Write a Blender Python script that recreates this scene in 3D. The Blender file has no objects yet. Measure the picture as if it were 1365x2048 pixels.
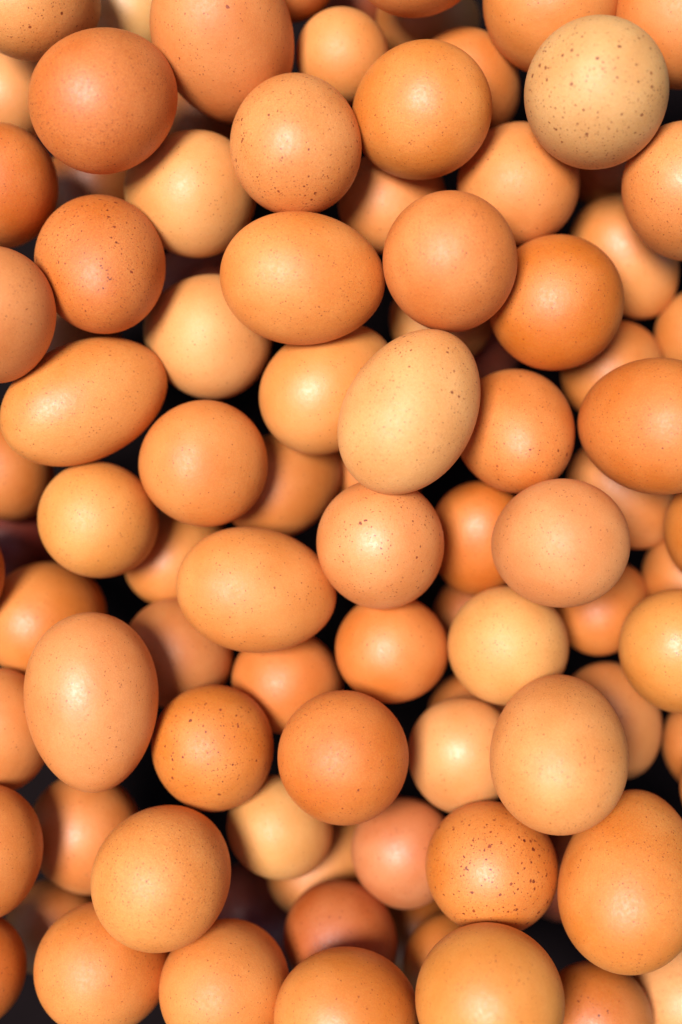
import bpy, math, random
from mathutils import Vector, Matrix

scene = bpy.context.scene

# ---------------------------------------------------------------- camera
CAM_H = 0.46933
cam_data = bpy.data.cameras.new("camera")
cam = bpy.data.objects.new("camera", cam_data)
scene.collection.objects.link(cam)
cam.location = (0.0, 0.0, CAM_H)          # straight above the heap, looking down
cam_data.sensor_fit = 'VERTICAL'
cam_data.sensor_height = 36.0
cam_data.lens = 50.0
cam_data.clip_start = 0.01
cam_data.clip_end = 50.0
cam_data.dof.use_dof = True
cam_data.dof.focus_distance = CAM_H - 0.014
cam_data.dof.aperture_fstop = 3.1
scene.camera = cam

# ---------------------------------------------------------------- light
SUN_ELEV, SUN_AZ = math.radians(73.5), math.radians(-78.0)   # azimuth clockwise from +Y
world = bpy.data.worlds.new("World")
scene.world = world
world.use_nodes = True
wn = world.node_tree
wn.nodes.clear()
w_out = wn.nodes.new("ShaderNodeOutputWorld")
w_bg = wn.nodes.new("ShaderNodeBackground")
w_sky = wn.nodes.new("ShaderNodeTexSky")
w_sky.sky_type = 'NISHITA'
w_sky.sun_disc = False
w_sky.sun_elevation = SUN_ELEV
w_sky.sun_rotation = SUN_AZ
w_bg.inputs["Strength"].default_value = 0.07
wn.links.new(w_sky.outputs[0], w_bg.inputs["Color"])
wn.links.new(w_bg.outputs[0], w_out.inputs["Surface"])

sun_data = bpy.data.lights.new("sun", 'SUN')
sun_data.energy = 5.0
sun_data.angle = math.radians(18.0)
sun_data.color = (1.0, 0.985, 0.97)
sun = bpy.data.objects.new("sun", sun_data)
scene.collection.objects.link(sun)
to_sun = Vector((math.sin(SUN_AZ) * math.cos(SUN_ELEV), math.cos(SUN_AZ) * math.cos(SUN_ELEV), math.sin(SUN_ELEV)))
sun.rotation_euler = (-to_sun).to_track_quat('-Z', 'Y').to_euler()
sun.location = to_sun * 2

scene.view_settings.view_transform = 'Standard'
scene.view_settings.look = 'None'
scene.view_settings.exposure = 0.39
scene.view_settings.gamma = 1.0


# ---------------------------------------------------------------- helpers
def lin(c):
    c /= 255.0
    return c / 12.92 if c <= 0.04045 else ((c + 0.055) / 1.055) ** 2.4


def shell_colour(rgb, mottle):
    """pigment of the shell without the pale sheen that the light lays over it"""
    r, gr, b = (lin(c) for c in rgb)
    k = 0.71 * (1 + 0.24 * mottle)        # the dark grain takes back what the ground colour adds
    return [k * (r - 0.05), k * max(0.02, (gr - 0.05) * 0.89), k * max(0.012, (b - 0.045) * 0.72)]


class Nodes:
    """small helper to write node graphs as expressions"""
    def __init__(self, mat):
        mat.use_nodes = True
        self.t = mat.node_tree
        self.t.nodes.clear()

    def new(self, kind, **kw):
        n = self.t.nodes.new(kind)
        for k, v in kw.items():
            setattr(n, k, v)
        return n

    def put(self, sock, v):
        if isinstance(v, bpy.types.NodeSocket):
            self.t.links.new(v, sock)
        else:
            sock.default_value = v

    def math(self, op, a, b=0.0, c=None, clamp=False):
        n = self.new("ShaderNodeMath", operation=op, use_clamp=clamp)
        self.put(n.inputs[0], a)
        self.put(n.inputs[1], b)
        if c is not None:
            self.put(n.inputs[2], c)
        return n.outputs[0]

    def ramp(self, v, lo, hi, a=0.0, b=1.0, smooth=True):
        n = self.new("ShaderNodeMapRange", interpolation_type='SMOOTHSTEP' if smooth else 'LINEAR')
        n.clamp = True if not smooth else n.clamp
        for s, x in zip(n.inputs[:5], (v, lo, hi, a, b)):
            self.put(s, x)
        return n.outputs[0]

    def mix(self, f, a, b, blend='MIX'):
        n = self.new("ShaderNodeMix", data_type='RGBA', blend_type=blend)
        self.put(n.inputs[0], f)
        self.put(n.inputs[6], a)
        self.put(n.inputs[7], b)
        return n.outputs[2]

    def noise(self, vec, scale, detail=2.0, rough=0.5, dist=0.0):
        n = self.new("ShaderNodeTexNoise")
        self.put(n.inputs["Vector"], vec)
        n.inputs["Scale"].default_value = scale
        n.inputs["Detail"].default_value = detail
        n.inputs["Roughness"].default_value = rough
        n.inputs["Distortion"].default_value = dist
        return n.outputs["Fac"]

    def voronoi(self, vec, scale, rnd=1.0):
        n = self.new("ShaderNodeTexVoronoi")
        self.put(n.inputs["Vector"], vec)
        n.inputs["Scale"].default_value = scale
        n.inputs["Randomness"].default_value = rnd
        return n.outputs["Distance"], n.outputs["Color"]

    def attr(self, name):
        n = self.new("ShaderNodeAttribute", attribute_type='OBJECT', attribute_name=name)
        return n


def shell_material():
    mat = bpy.data.materials.new("eggshell")
    g = Nodes(mat)
    out = g.new("ShaderNodeOutputMaterial")
    bsdf = g.new("ShaderNodeBsdfPrincipled")
    g.t.links.new(bsdf.outputs[0], out.inputs["Surface"])

    tc = g.new("ShaderNodeTexCoord")
    info = g.new("ShaderNodeObjectInfo")
    off = g.new("ShaderNodeVectorMath", operation='SCALE')
    off.inputs[0].default_value = (13.7, 7.9, 3.1)
    g.put(off.inputs["Scale"], info.outputs["Random"])
    add = g.new("ShaderNodeVectorMath", operation='ADD')
    g.put(add.inputs[0], tc.outputs["Object"])
    g.put(add.inputs[1], off.outputs[0])
    P = add.outputs[0]
    warp = g.new("ShaderNodeTexNoise")
    g.put(warp.inputs["Vector"], P)
    warp.inputs["Scale"].default_value = 900.0
    wsub = g.new("ShaderNodeVectorMath", operation='MULTIPLY_ADD')
    g.put(wsub.inputs[0], warp.outputs["Color"])
    wsub.inputs[1].default_value = (0.0011, 0.0011, 0.0011)
    g.put(wsub.inputs[2], P)
    PW = wsub.outputs[0]                       # slightly crooked coordinates for the spots

    shell = g.attr("shell").outputs["Color"]
    fine = g.attr("mottle").outputs["Fac"]
    dots = g.math('POWER', g.attr("spots").outputs["Fac"], 1.3)
    dsize = g.attr("spot_size").outputs["Fac"]

    # broad tone drift of the pigment over the shell
    broad = g.noise(P, 45.0, 2.0, 0.5)
    v = g.ramp(broad, 0.3, 0.7, 0.0, 1.0)
    dark = g.mix(1.0, shell, (0.93, 0.86, 0.78, 1), 'MULTIPLY')
    pale = g.mix(0.07, shell, (0.9, 0.6, 0.3, 1))
    col = g.mix(v, dark, pale)

    # pigment grain: a fine cloud and a finer one
    mid = g.ramp(g.noise(P, 1100.0, 4.0, 0.7), 0.38, 0.66)
    col = g.mix(g.math('MULTIPLY', mid, g.math('MULTIPLY_ADD', fine, 0.42, 0.05)), col,
                g.mix(1.0, col, (0.80, 0.62, 0.48, 1), 'MULTIPLY'))
    grain = g.ramp(g.noise(P, 2600.0, 2.0, 0.7), 0.40, 0.62)
    col = g.mix(g.math('MULTIPLY', grain, g.math('MULTIPLY_ADD', fine, 0.5, 0.08)), col,
                g.mix(1.0, col, (0.72, 0.52, 0.40, 1), 'MULTIPLY'))

    # pinhead pepper
    patch = g.noise(P, 70.0, 2.0, 0.5)
    d, c = g.voronoi(PW, 1350.0)
    sep = g.new("ShaderNodeSeparateColor")
    g.put(sep.inputs[0], c)
    rad = g.math('MULTIPLY_ADD', sep.outputs[0], 0.26, 0.14)
    on = g.math('LESS_THAN', sep.outputs[1], g.math('MULTIPLY', g.math('MULTIPLY_ADD', fine, 0.6, 0.04), g.ramp(patch, 0.34, 0.58, 0.25, 1.0)))
    pep = g.math('MULTIPLY', g.ramp(g.math('SUBTRACT', rad, d), -0.05, 0.10), on)
    brown = g.mix(1.0, col, (0.34, 0.16, 0.10, 1), 'MULTIPLY')
    col = g.mix(g.math('MULTIPLY', pep, 0.7), col, brown)

    # which side of this shell took more spots (zero vector: all round)
    nrm = g.new("ShaderNodeVectorMath", operation='NORMALIZE')
    g.put(nrm.inputs[0], tc.outputs["Object"])
    dot = g.new("ShaderNodeVectorMath", operation='DOT_PRODUCT')
    g.put(dot.inputs[0], nrm.outputs[0])
    g.put(dot.inputs[1], g.attr("spot_side").outputs["Vector"])
    side = g.ramp(g.math('ADD', dot.outputs["Value"], 0.0), -0.35, 0.55, 0.12, 1.7)

    # real spots, gathered in drifts, each its own size
    for sc, share, k in ((400.0, 1.15, 0.95), (700.0, 2.2, 0.95)):
        d, c = g.voronoi(PW, sc)
        sep = g.new("ShaderNodeSeparateColor")
        g.put(sep.inputs[0], c)
        size = g.math('POWER', sep.outputs[0], 2.2)
        rad = g.math('MULTIPLY', g.math('MULTIPLY_ADD', size, 0.25, 0.080), dsize)
        drift = g.ramp(g.noise(P, 48.0, 2.0, 0.6), 0.34, 0.56, 0.2, 1.0)
        on = g.math('LESS_THAN', sep.outputs[1], g.math('MULTIPLY', g.math('MULTIPLY', g.math('MULTIPLY', dots, share), drift), side))
        spot = g.math('MULTIPLY', g.ramp(g.math('SUBTRACT', rad, d), -0.035, 0.06), on)
        tone = g.mix(sep.outputs[2], g.mix(1.0, col, (0.25, 0.095, 0.05, 1), 'MULTIPLY'),
                     g.mix(1.0, col, (0.44, 0.23, 0.13, 1), 'MULTIPLY'))
        col = g.mix(g.math('MULTIPLY', spot, k), col, tone)

    g.put(bsdf.inputs["Base Color"], col)
    rough = g.ramp(g.noise(P, 800.0, 2.0), 0.3, 0.7, -0.05, 0.05)
    g.put(bsdf.inputs["Roughness"], g.math('ADD', rough, g.attr("matt").outputs["Fac"]))
    bsdf.inputs["IOR"].default_value = 1.5
    bsdf.inputs["Specular IOR Level"].default_value = 0.64
    bsdf.inputs["Subsurface Weight"].default_value = 0.25
    bsdf.inputs["Subsurface Radius"].default_value = (1.0, 0.36, 0.14)
    bsdf.inputs["Subsurface Scale"].default_value = 0.005

    pores = g.noise(P, 1500.0, 2.0, 0.6)
    dimple = g.noise(P, 420.0, 3.0, 0.55)
    lumps = g.noise(P, 90.0, 2.0, 0.5)
    h = g.math('ADD', g.math('MULTIPLY', pores, 0.00006), g.math('MULTIPLY', dimple, 0.00012))
    h = g.math('ADD', h, g.math('MULTIPLY', lumps, 0.00030))
    bump = g.new("ShaderNodeBump")
    bump.inputs["Strength"].default_value = 0.75
    bump.inputs["Distance"].default_value = 1.0
    g.put(bump.inputs["Height"], h)
    g.put(bsdf.inputs["Normal"], bump.outputs[0])
    return mat


def ground_material():
    mat = bpy.data.materials.new("gap_shade_floor")
    g = Nodes(mat)
    out = g.new("ShaderNodeOutputMaterial")
    bsdf = g.new("ShaderNodeBsdfPrincipled")
    g.t.links.new(bsdf.outputs[0], out.inputs["Surface"])
    tc = g.new("ShaderNodeTexCoord")
    n = g.noise(tc.outputs["Object"], 120.0, 5.0, 0.6)
    g.put(bsdf.inputs["Base Color"], g.mix(n, (0.0040, 0.0020, 0.0022, 1), (0.0060, 0.0032, 0.0034, 1)))  # unseen floor, near black: shade of the gaps put into its colour
    bsdf.inputs["Roughness"].default_value = 0.9
    bsdf.inputs["Specular IOR Level"].default_value = 0.06
    bump = g.new("ShaderNodeBump")
    bump.inputs["Strength"].default_value = 0.3
    bump.inputs["Distance"].default_value = 0.001
    g.put(bump.inputs["Height"], n)
    g.put(bsdf.inputs["Normal"], bump.outputs[0])
    return mat


SHELL = shell_material()

# ---------------------------------------------------------------- setting
gm = bpy.data.meshes.new("ground")
s = 1.5
gm.from_pydata([(-s, -s, 0), (s, -s, 0), (s, s, 0), (-s, s, 0)], [], [(0, 1, 2, 3)])
gm.materials.append(ground_material())
ground = bpy.data.objects.new("ground", gm)
ground.location = (0, 0, -0.128)
ground["kind"] = "structure"
scene.collection.objects.link(ground)


# ---------------------------------------------------------------- eggs
def egg_mesh(width, aspect, taper, rng, rings=44, seg=72):
    """a hen's egg lying along its own z axis, +z the pointed end; never quite a perfect solid of revolution"""
    top = max(math.sin(t) * (1 - taper * math.cos(t)) for t in [math.pi * i / 400 for i in range(401)])
    oval = rng.uniform(-0.012, 0.012)
    ph = rng.uniform(0, math.tau)
    lump = [(rng.uniform(0.0, 0.006), rng.randint(1, 3), rng.uniform(0, math.tau), rng.uniform(0, math.tau)) for _ in range(3)]
    vs = [(0, 0, width * aspect)]
    for i in range(1, rings):
        t = math.pi * i / rings
        r0 = math.sin(t) * (1 - taper * math.cos(t)) / top * width
        z = math.cos(t) * width * aspect
        for j in range(seg):
            a = math.tau * j / seg
            f = 1 + oval * math.cos(2 * (a - ph))
            for amp, k, p1, p2 in lump:
                f += amp * math.sin(t) * math.cos(k * a + p1) * math.sin(2 * t + p2)
            vs.append((r0 * f * math.cos(a), r0 * f * math.sin(a), z))
    vs.append((0, 0, -width * aspect))
    fs = [(0, 1 + j, 1 + (j + 1) % seg) for j in range(seg)]
    for i in range(rings - 2):
        b = 1 + i * seg
        for j in range(seg):
            k = (j + 1) % seg
            fs.append((b + j, b + seg + j, b + seg + k, b + k))
    b = 1 + (rings - 2) * seg
    last = len(vs) - 1
    fs += [(b + j, last, b + (j + 1) % seg) for j in range(seg)]
    me = bpy.data.meshes.new("egg")
    me.from_pydata(vs, [], fs)
    me.polygons.foreach_set("use_smooth", [True] * len(me.polygons))
    me.materials.append(SHELL)
    return me


# place (m), axis towards the pointed end, half width, length/width, taper,
# shell colour, mottle, spots, spot size, label
EGGS = [
    ((-0.10135, 0.16974, -0.00267), (0.5188, 0.198, -0.8317), 0.01951, 1.317, 0.117, (246, 179, 113), 0.5, 0.7, 0.7,
     'sandy egg cut by the top left corner, dusted with specks'),
    ((-0.07446, 0.18152, -0.048), (0.1632, 0.1625, -0.9731), 0.0183, 1.238, 0.126, (242, 193, 132), 0.1, 0.0, 0.5,
     'pale cream blurred egg sunk right of the top left corner egg'),
    ((-0.03894, 0.1581, -0.0083), (0.2515, -0.5931, -0.7648), 0.0232, 1.311, 0.101, (235, 155, 93), 0.3, 0.2, 0.8,
     'big orange egg at the top edge, tilted down to the right'),
    ((-0.01869, 0.18893, -0.02624), (-0.0333, 0.033, -0.9989), 0.01802, 1.238, 0.09, (224, 143, 80), 0.1, 0.0, 0.5,
     'rounded orange tip poking in at the top edge, just right of the big tilted egg'),
    ((0.00085, 0.1582, -0.026), (0.1147, 0.1097, -0.9873), 0.01625, 1.18, 0.112, (243, 172, 106), 0.15, 0.1, 0.5,
     'soft tan egg near the top edge, behind the speckled upright egg'),
    ((0.02605, 0.18597, -0.001), (0.6652, 0.2745, -0.6943), 0.02125, 1.222, 0.1, (230, 149, 84), 0.2, 0.0, 0.5,
     'smooth orange curve hanging in at the middle of the top edge'),
    ((0.03293, 0.18142, -0.05557), (0.8017, 0.1953, -0.565), 0.01616, 1.309, 0.139, (226, 150, 90), 0.1, 0.0, 0.5,
     'blurred dim orange egg deep under the egg that hangs in at the top edge'),
    ((0.04521, 0.15018, -0.03197), (0.5797, -0.3227, -0.7482), 0.0181, 1.173, 0.12, (229, 151, 86), 0.2, 0.0, 0.5,
     'half hidden orange egg tucked behind the golden egg, right of it'),
    ((0.07053, 0.16964, -0.00891), (0.2074, -0.2082, -0.9559), 0.02222, 1.161, 0.109, (239, 160, 91), 0.2, 0.0, 0.5,
     'large smooth orange egg at the top edge behind the pale spotted egg'),
    ((0.11418, 0.16415, -0.006), (0.1947, -0.1702, -0.966), 0.02261, 1.164, 0.138, (236, 155, 89), 0.2, 0.0, 0.5,
     'orange egg filling the top right corner'),
    ((-0.11887, 0.14957, -0.04257), (0.2819, 0.2691, -0.921), 0.01685, 1.195, 0.137, (247, 178, 119), 0.1, 0.0, 0.5,
     'pale peach blurred egg at the left edge under the top left corner egg'),
    ((-0.07547, 0.13376, 0.00944), (0.39, 0.5317, -0.7518), 0.02243, 1.223, 0.133, (224, 140, 79), 0.9, 0.1, 0.6,
     'big round russet egg, densely mottled, highest in the upper left'),
    ((-0.01488, 0.12101, 0.00377), (-0.077, 0.7796, -0.6215), 0.02146, 1.174, 0.094, (239, 169, 107), 0.6, 1.0, 0.85,
     'upright tan egg with many dark specks, above the long sideways egg'),
    ((0.02558, 0.1316, 0.00077), (-0.5041, -0.0223, -0.8634), 0.02175, 1.208, 0.098, (239, 161, 88), 0.5, 0.25, 0.4,
     'round golden orange egg with fine peppery dots, right of the speckled upright egg'),
    ((0.08155, 0.13315, 0.01309), (0.0874, -0.1179, -0.9892), 0.02286, 1.219, 0.11, (235, 188, 131), 0.4, 0.5, 0.85,
     'pale sandy egg with bold brown spots in the upper right'),
    ((-0.11566, 0.10907, -0.0116), (-0.042, -0.2393, -0.97), 0.02015, 1.202, 0.137, (231, 142, 77), 0.4, 0.05, 0.5,
     'deep orange egg at the left edge, below the russet mottled egg'),
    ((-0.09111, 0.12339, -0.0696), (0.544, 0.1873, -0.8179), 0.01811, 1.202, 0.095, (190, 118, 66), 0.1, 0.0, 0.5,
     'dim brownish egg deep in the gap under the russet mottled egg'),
    ((-0.0531, 0.10949, -0.01804), (-0.824, 0.2516, -0.5077), 0.02136, 1.12, 0.22, (245, 186, 123), 0.15, 0.05, 0.5,
     'plain pale cream egg between the russet egg and the speckled upright egg'),
    ((-0.07924, 0.08086, -0.00096), (0.2282, -0.636, 0.7372), 0.02157, 1.202, 0.122, (225, 142, 77), 0.7, 1.0, 0.8,
     'russet egg with dark freckles around its upper half, left of the cream egg'),
    ((-0.11141, 0.06222, 0.01363), (-0.0309, -0.6361, -0.7709), 0.01986, 1.192, 0.122, (236, 159, 99), 0.5, 0.15, 0.6,
     'light orange egg cut by the left edge, touching the freckled russet egg'),
    ((-0.0124, 0.0761, 0.00558), (0.983, -0.059, -0.1736), 0.0215, 1.26, 0.05, (241, 163, 91), 0.5, 0.05, 0.5,
     'long orange egg lying sideways in the upper middle'),
    ((0.01895, 0.11052, -0.03453), (0.5109, 0.4454, -0.7353), 0.0181, 1.221, 0.099, (242, 164, 100), 0.1, 0.0, 0.5,
     'orange egg glimpsed below the golden egg, left above the round dotted egg'),
    ((0.03543, 0.0796, 0.0101), (0.1509, -0.3277, -0.9326), 0.02156, 1.19, 0.115, (235, 154, 90), 0.6, 0.5, 0.45,
     'round orange egg covered in tiny dots, right of the long sideways egg'),
    ((0.0616, 0.11398, -0.02237), (0.2186, 0.489, -0.8444), 0.02071, 1.215, 0.103, (239, 163, 98), 0.2, 0.12, 0.9,
     'soft orange tan egg with faint spots, left below the pale spotted egg'),
    ((0.11451, 0.10524, -0.00267), (0.2839, -0.5032, -0.8162), 0.02084, 1.204, 0.121, (243, 170, 109), 0.5, 0.6, 0.6,
     'pinkish tan egg with fine specks, cut by the right edge near the top'),
    ((0.1036, 0.09237, -0.048), (0.5199, -0.8529, -0.0482), 0.01816, 1.312, 0.108, (239, 165, 101), 0.15, 0.05, 0.5,
     'blurred tan egg slanting down behind the finely specked right edge egg'),
    ((0.07353, 0.07156, -0.01376), (0.3338, 0.3258, -0.8846), 0.02263, 1.211, 0.1, (228, 143, 70), 0.4, 0.2, 0.6,
     'glossy amber egg below and right of the round egg with tiny dots'),
    ((0.09927, 0.05182, -0.048), (0.5516, 0.4089, -0.727), 0.01788, 1.2, 0.099, (231, 152, 86), 0.15, 0.0, 0.5,
     'blurred orange egg peeping out under the glossy amber egg'),
    ((0.13443, 0.06533, -0.0534), (0.6125, 0.098, -0.7844), 0.01725, 1.233, 0.112, (226, 151, 85), 0.1, 0.0, 0.5,
     'small blurred slice of a tan egg at the right edge, above the big amber egg'),
    ((0.10253, 0.02843, 0.00067), (-0.4923, 0.1224, -0.8618), 0.02238, 1.306, 0.111, (229, 142, 70), 0.45, 0.15, 0.5,
     'big amber egg on its side, cut by the right edge'),
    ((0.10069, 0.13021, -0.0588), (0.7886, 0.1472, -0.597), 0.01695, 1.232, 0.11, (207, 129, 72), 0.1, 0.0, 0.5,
     'dim orange egg in the dark gap right under the pale spotted egg'),
    ((-0.04778, 0.06163, -0.02512), (-0.7793, 0.2649, -0.5679), 0.02145, 1.11, 0.22, (245, 186, 125), 0.2, 0.06, 0.4,
     'cream egg left below the long sideways egg'),
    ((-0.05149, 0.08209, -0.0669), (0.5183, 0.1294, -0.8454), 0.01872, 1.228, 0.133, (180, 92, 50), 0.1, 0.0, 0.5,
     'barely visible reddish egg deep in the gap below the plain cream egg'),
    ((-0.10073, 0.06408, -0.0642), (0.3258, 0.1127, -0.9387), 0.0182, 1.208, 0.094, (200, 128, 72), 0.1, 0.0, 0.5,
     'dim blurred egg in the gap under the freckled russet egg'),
    ((-0.08605, 0.03719, -0.00824), (0.8592, 0.4249, -0.2851), 0.01982, 1.48, 0.02, (243, 168, 98), 0.45, 0.08, 0.5,
     'longest egg, orange and slanting up to the right, at the left edge'),
    ((-0.12126, 0.01389, -0.04615), (0.2241, -0.4669, -0.8554), 0.01737, 1.219, 0.135, (226, 145, 80), 0.2, 0.15, 0.8,
     'orange egg at the left edge half under the longest slanting egg'),
    ((-0.04821, 0.01608, -0.01112), (-0.6553, -0.0559, -0.7533), 0.02133, 1.09, 0.2, (239, 159, 90), 0.25, 0.05, 0.5,
     'plain orange egg with one flattened side, right of the longest slanting egg'),
    ((-0.00402, 0.04282, -0.01615), (0.7185, 0.633, -0.2882), 0.02049, 1.245, 0.117, (247, 179, 112), 0.15, 0.03, 0.5,
     'smooth light orange egg under the long sideways egg, beside the large pale egg'),
    ((0.02226, 0.03243, 0.01208), (0.4977, 0.8562, -0.1388), 0.0211, 1.35, 0.05, (245, 188, 127), 0.45, 0.7, 0.65,
     'large pale golden egg with scattered specks, slanting in the centre'),
    ((-0.02074, 0.01052, -0.04117), (0.7574, 0.4577, -0.4657), 0.01849, 1.269, 0.128, (228, 153, 89), 0.1, 0.0, 0.5,
     'blurred shaded orange egg behind the egg with one flattened side'),
    ((0.01426, 0.01684, -0.0636), (0.6403, 0.0243, -0.7677), 0.01764, 1.164, 0.095, (235, 153, 91), 0.1, 0.0, 0.5,
     'small peach sliver left under the large pale golden egg'),
    ((0.05961, 0.02673, -0.0144), (0.152, -0.4957, 0.8551), 0.02025, 1.215, 0.116, (234, 154, 88), 0.5, 0.2, 1.0,
     'orange tan dappled egg right beside the large pale golden egg'),
    ((0.0137, -0.01183, -0.0062), (0.1633, -0.3989, -0.9023), 0.02115, 1.206, 0.132, (244, 172, 115), 0.3, 0.5, 0.7,
     'peach egg with a cluster of brown spots, under the large pale golden egg'),
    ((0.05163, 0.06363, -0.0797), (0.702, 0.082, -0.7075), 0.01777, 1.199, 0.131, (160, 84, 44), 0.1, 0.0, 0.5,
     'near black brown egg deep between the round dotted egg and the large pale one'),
    ((0.03713, 0.06913, -0.0433), (0.6336, 0.1034, -0.7667), 0.01756, 1.201, 0.136, (238, 174, 112), 0.1, 0.0, 0.5,
     'blurred cream patch of an egg in the gap left under the round dotted egg'),
    ((0.04866, -0.01013, -0.03444), (-0.0068, -0.7863, -0.6178), 0.01736, 1.293, 0.097, (228, 142, 75), 0.2, 0.05, 0.5,
     'shaded orange egg behind the spot clustered peach egg and the smooth pink one'),
    ((0.07069, -0.01059, 0.00235), (-0.4558, -0.1228, -0.8816), 0.02117, 1.189, 0.133, (240, 169, 113), 0.35, 0.05, 0.5,
     'smooth pinkish tan egg without spots in the right middle'),
    ((0.10268, 0.00655, -0.048), (0.6535, -0.7557, -0.0432), 0.0177, 1.272, 0.099, (235, 159, 100), 0.15, 0.0, 0.5,
     'blurred tan egg slanting under the big amber sideways egg'),
    ((0.12863, -0.00754, -0.01816), (0.1947, -0.6576, -0.7278), 0.01766, 1.198, 0.11, (224, 144, 74), 0.2, 0.15, 0.5,
     'thin amber slice of an egg at the right edge, halfway down'),
    ((0.13083, -0.0236, -0.05524), (0.5794, -0.0366, -0.8142), 0.01844, 1.21, 0.112, (224, 148, 86), 0.1, 0.0, 0.5,
     'blurred dim egg at the right edge under the thin amber slice'),
    ((-0.08245, -0.0031, -0.01956), (0.2904, -0.1673, -0.9422), 0.01987, 1.181, 0.111, (245, 178, 104), 0.35, 0.05, 0.5,
     'light golden egg below the longest slanting egg'),
    ((-0.05965, -0.015, -0.05256), (0.5286, 0.4859, -0.696), 0.01738, 1.274, 0.135, (238, 163, 96), 0.15, 0.0, 0.5,
     'blurred orange egg between the light golden egg and the long egg under it'),
    ((-0.02822, -0.0262, -0.00788), (0.9529, -0.1506, -0.2632), 0.02095, 1.3, 0.06, (243, 167, 97), 0.3, 0.08, 0.6,
     'long light orange egg pointing right, left of the spot clustered peach egg'),
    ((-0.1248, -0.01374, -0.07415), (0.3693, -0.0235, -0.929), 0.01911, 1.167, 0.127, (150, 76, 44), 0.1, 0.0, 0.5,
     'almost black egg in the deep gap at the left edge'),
    ((-0.13386, -0.02276, -0.01543), (-0.2089, -0.6534, -0.7276), 0.01882, 1.214, 0.131, (219, 137, 74), 0.1, 0.0, 0.5,
     'thinnest orange sliver at the left edge, beside the almost black egg'),
    ((-0.10561, -0.03818, -0.04171), (0.3297, 0.2234, -0.9173), 0.02048, 1.268, 0.093, (238, 157, 87), 0.15, 0.0, 0.5,
     'blurred orange egg at the left edge behind the tall peach egg'),
    ((-0.08181, -0.06249, 0.00233), (0.0423, -0.9987, -0.0274), 0.02181, 1.357, 0.096, (241, 165, 106), 0.4, 0.04, 0.6,
     'tall upright peach egg in the lower left, narrowing downwards'),
    ((-0.05782, -0.05184, -0.04009), (0.1238, -0.4807, -0.8681), 0.0194, 1.221, 0.13, (216, 144, 88), 0.1, 0.0, 0.5,
     'blurred brownish egg between the tall peach egg and the long light orange one'),
    ((-0.01799, -0.06068, -0.03714), (0.6034, -0.2044, -0.7708), 0.01846, 1.193, 0.137, (235, 151, 86), 0.1, 0.0, 0.5,
     'blurred bright orange egg below the long light orange egg'),
    ((0.01896, -0.04794, -0.02666), (0.6006, -0.1763, -0.7799), 0.0188, 1.174, 0.137, (239, 154, 87), 0.1, 0.0, 0.5,
     'plain vivid orange egg right under the spot clustered peach egg'),
    ((0.05904, -0.0468, -0.02458), (0.4611, -0.2111, -0.8619), 0.02044, 1.197, 0.128, (244, 189, 122), 0.3, 0.1, 0.4,
     'pale yellow egg below the smooth pinkish tan egg'),
    ((0.09589, -0.03399, -0.048), (0.5636, 0.4785, -0.6734), 0.01584, 1.3, 0.139, (227, 145, 78), 0.1, 0.0, 0.5,
     'blurred orange egg peeking out right under the smooth pinkish tan egg'),
    ((0.11523, -0.04818, -0.0144), (0.2848, -0.5887, -0.7565), 0.01998, 1.238, 0.092, (242, 169, 94), 0.25, 0.05, 0.5,
     'light amber egg at the right edge, right of the pale yellow egg'),
    ((0.09815, -0.07592, -0.04529), (0.3833, -0.8912, -0.2426), 0.01784, 1.251, 0.117, (223, 154, 96), 0.2, 0.05, 0.6,
     'blurred brown egg shaded behind the large upright tan egg'),
    ((0.0519, -0.07718, -0.0615), (0.6923, -0.1038, -0.7141), 0.01783, 1.163, 0.123, (219, 140, 80), 0.1, 0.0, 0.5,
     'dim egg tip in the gap between the vivid orange and pale yellow eggs'),
    ((0.04224, -0.08574, -0.026), (0.009, -0.7585, -0.6516), 0.01876, 1.203, 0.123, (242, 182, 125), 0.15, 0.04, 0.5,
     'soft cream egg left behind the large upright tan egg'),
    ((0.0706, -0.07746, 0.00858), (0.1494, 0.6436, -0.7506), 0.0221, 1.275, 0.104, (245, 177, 113), 0.5, 0.2, 0.4,
     'large upright tan egg in the lower right, on top of its neighbours'),
    ((0.13671, -0.08628, -0.05274), (0.2138, -0.6472, -0.7317), 0.01827, 1.236, 0.126, (220, 143, 81), 0.1, 0.0, 0.5,
     'dim orange slice at the right edge below the light amber egg'),
    ((0.13393, -0.09635, -0.01854), (0.1491, -0.911, -0.3844), 0.01722, 1.161, 0.095, (226, 144, 77), 0.1, 0.0, 0.5,
     'tiny sliver of an egg at the right edge above the biggest egg'),
    ((0.09501, -0.12072, 0.00233), (0.222, 0.8381, -0.4983), 0.02296, 1.323, 0.104, (236, 158, 85), 0.5, 0.15, 0.35,
     'biggest egg, orange and upright, at the right edge near the bottom'),
    ((0.05181, -0.12033, -0.00948), (0.4511, -0.341, -0.8248), 0.02186, 1.193, 0.129, (230, 150, 79), 0.5, 1.1, 0.95,
     'orange egg thick with rusty splotches, lower right'),
    ((0.0225, -0.12212, -0.036), (0.1363, -0.7478, -0.6498), 0.01854, 1.188, 0.136, (222, 148, 106), 0.15, 0.04, 1.2,
     'rosy pink egg with one tiny dot, left of the splotched egg'),
    ((0.00104, -0.08207, -0.001), (0.105, -0.4425, -0.8906), 0.02153, 1.218, 0.118, (229, 142, 71), 0.5, 0.3, 0.6,
     'round burnt orange egg with a few dots, in the lower middle'),
    ((-0.04338, -0.08122, -0.0144), (0.0083, -0.6223, -0.7827), 0.02054, 1.174, 0.11, (234, 154, 79), 0.4, 0.6, 0.85,
     'amber egg with scattered brown dots, right of the tall peach egg'),
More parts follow.
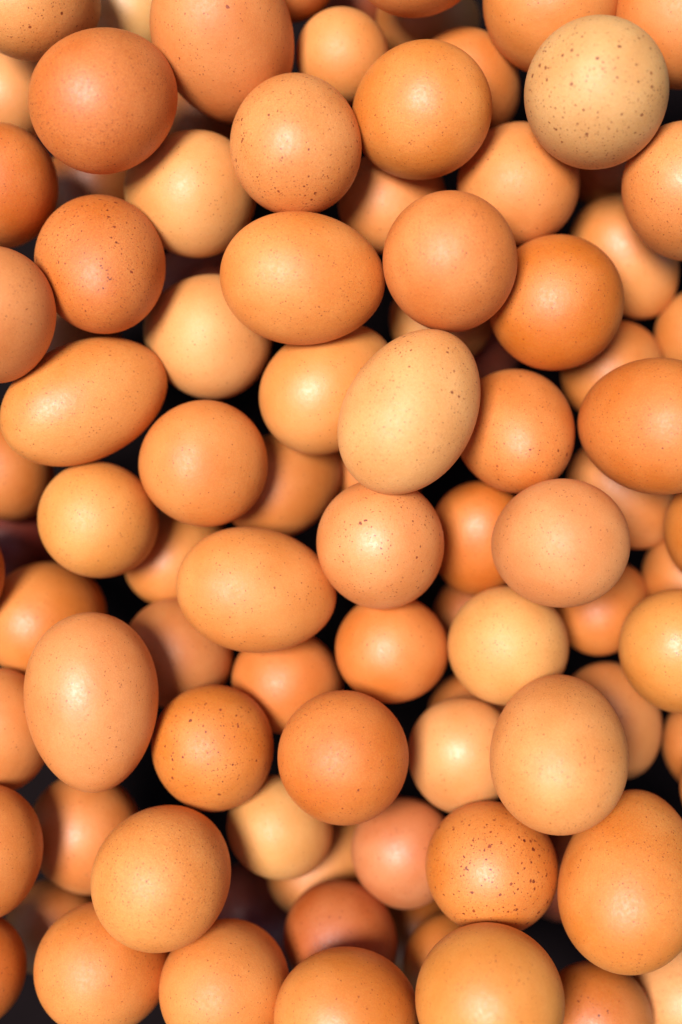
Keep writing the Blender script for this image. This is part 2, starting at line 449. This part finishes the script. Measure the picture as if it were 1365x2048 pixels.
    ((-0.02049, -0.1121, -0.03289), (0.4469, -0.456, -0.7696), 0.01783, 1.221, 0.14, (241, 188, 125), 0.1, 0.0, 0.5,
     'blurred cream egg half in shadow below the burnt orange egg'),
    ((-0.00599, -0.1307, -0.0632), (0.7491, 0.5636, -0.3482), 0.01705, 1.376, 0.097, (223, 152, 89), 0.1, 0.0, 0.5,
     'blurred narrow tan egg slanting deep under the cream egg in shadow'),
    ((-0.11809, -0.07625, -0.02), (-0.052, -0.7826, -0.6203), 0.01875, 1.299, 0.132, (239, 160, 97), 0.15, 0.05, 0.5,
     'soft orange egg at the left edge beside the tall peach egg'),
    ((-0.11824, -0.11357, -0.00267), (-0.017, -0.8957, -0.4442), 0.01923, 1.247, 0.131, (238, 156, 88), 0.4, 0.1, 0.5,
     'orange egg at the left edge below the tall peach egg'),
    ((-0.0906, -0.11629, -0.03986), (0.1437, -0.6762, -0.7226), 0.02015, 1.223, 0.124, (238, 159, 99), 0.2, 0.12, 0.6,
     'shaded peach egg under the tip of the tall peach egg'),
    ((-0.05795, -0.11886, 0.00318), (0.2163, 0.2266, -0.9497), 0.02252, 1.187, 0.112, (240, 166, 94), 0.7, 0.3, 0.45,
     'big peppered tan egg lying on top in the lower left, pitted shell'),
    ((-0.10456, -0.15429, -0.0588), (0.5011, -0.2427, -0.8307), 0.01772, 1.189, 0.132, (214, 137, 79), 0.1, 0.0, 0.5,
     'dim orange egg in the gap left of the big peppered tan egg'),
    ((-0.12434, -0.15618, -0.0144), (-0.0464, -0.8864, -0.4607), 0.01726, 1.186, 0.106, (219, 134, 72), 0.4, 0.1, 0.5,
     'dark orange egg cut by the left edge at the bottom'),
    ((-0.07894, -0.15351, -0.01232), (0.4028, -0.0857, -0.9113), 0.02171, 1.235, 0.136, (238, 159, 88), 0.5, 0.08, 0.5,
     'orange egg at the bottom, right under the big peppered tan egg'),
    ((-0.03813, -0.15821, -0.00725), (0.1612, 0.092, -0.9826), 0.02151, 1.237, 0.13, (240, 162, 90), 0.35, 0.1, 0.5,
     'smooth orange egg at the bottom edge, right of the big peppered tan egg'),
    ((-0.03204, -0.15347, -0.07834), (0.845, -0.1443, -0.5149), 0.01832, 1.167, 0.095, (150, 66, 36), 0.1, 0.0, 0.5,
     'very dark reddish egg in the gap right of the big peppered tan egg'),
    ((0.00092, -0.15218, -0.03412), (0.4344, -0.5862, -0.6839), 0.01965, 1.205, 0.133, (201, 118, 61), 0.2, 0.2, 1.0,
     'shaded rust orange egg behind the bottom edge eggs, centre'),
    ((0.00305, -0.1641, 0.00624), (0.6106, -0.1614, -0.7753), 0.02179, 1.231, 0.122, (238, 159, 87), 0.3, 0.05, 0.5,
     'plain orange egg cut by the middle of the bottom edge'),
    ((0.04067, -0.15994, -0.03988), (0.5364, 0.1605, -0.8286), 0.01684, 1.236, 0.098, (228, 152, 86), 0.1, 0.05, 0.5,
     'blurred tan egg behind the large golden egg at the bottom'),
    ((0.04732, -0.1556, 0.0171), (0.1186, -0.433, -0.8936), 0.02356, 1.178, 0.107, (241, 169, 93), 0.3, 0.05, 0.4,
     'large smooth golden egg at the bottom edge'),
    ((0.08748, -0.17554, -0.02026), (0.2241, -0.4253, -0.8769), 0.01971, 1.181, 0.106, (220, 138, 76), 0.3, 0.35, 0.6,
     'shaded orange egg with dots at the bottom edge, right of the large golden egg'),
    ((0.12269, -0.17362, -0.03745), (0.2803, -0.408, -0.8689), 0.01909, 1.169, 0.109, (248, 190, 137), 0.6, 0.2, 0.4,
     'pale pinkish egg in the bottom right corner'),
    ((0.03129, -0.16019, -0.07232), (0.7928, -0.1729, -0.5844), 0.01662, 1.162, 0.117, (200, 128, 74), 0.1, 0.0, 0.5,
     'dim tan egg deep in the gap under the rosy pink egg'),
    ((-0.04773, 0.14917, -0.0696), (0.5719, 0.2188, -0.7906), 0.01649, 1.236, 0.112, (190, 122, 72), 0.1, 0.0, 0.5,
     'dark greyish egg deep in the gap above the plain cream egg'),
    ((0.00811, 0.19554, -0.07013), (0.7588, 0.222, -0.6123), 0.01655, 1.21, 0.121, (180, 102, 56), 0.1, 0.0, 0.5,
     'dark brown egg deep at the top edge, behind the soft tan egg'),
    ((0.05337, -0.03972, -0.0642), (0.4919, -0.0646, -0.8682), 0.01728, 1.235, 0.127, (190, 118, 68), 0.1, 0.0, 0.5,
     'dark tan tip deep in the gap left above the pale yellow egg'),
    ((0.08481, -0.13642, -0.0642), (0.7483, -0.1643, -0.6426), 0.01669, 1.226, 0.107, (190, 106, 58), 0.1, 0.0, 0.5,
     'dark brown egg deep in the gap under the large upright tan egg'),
]

# eggs whose spots crowd towards one side (direction in the world)
SPOT_SIDE = {0: (0.9, 0.2, 0), 18: (0, 0.95, 0.3), 70: (0.8, -0.35, 0.45), 42: (0.75, 0, 0.65), 38: (0.5, 0.6, 0.4), 14: (-0.3, -0.4, 0.5), 56: (-0.3, 0.6, 0.3), 24: (0.2, -0.4, 0.7), 19: (0.8, 0, 0), 13: (0.6, -0.1, 0.6), 26: (0.4, 0.8, 0), 89: (-0.6, 0.6, 0)}

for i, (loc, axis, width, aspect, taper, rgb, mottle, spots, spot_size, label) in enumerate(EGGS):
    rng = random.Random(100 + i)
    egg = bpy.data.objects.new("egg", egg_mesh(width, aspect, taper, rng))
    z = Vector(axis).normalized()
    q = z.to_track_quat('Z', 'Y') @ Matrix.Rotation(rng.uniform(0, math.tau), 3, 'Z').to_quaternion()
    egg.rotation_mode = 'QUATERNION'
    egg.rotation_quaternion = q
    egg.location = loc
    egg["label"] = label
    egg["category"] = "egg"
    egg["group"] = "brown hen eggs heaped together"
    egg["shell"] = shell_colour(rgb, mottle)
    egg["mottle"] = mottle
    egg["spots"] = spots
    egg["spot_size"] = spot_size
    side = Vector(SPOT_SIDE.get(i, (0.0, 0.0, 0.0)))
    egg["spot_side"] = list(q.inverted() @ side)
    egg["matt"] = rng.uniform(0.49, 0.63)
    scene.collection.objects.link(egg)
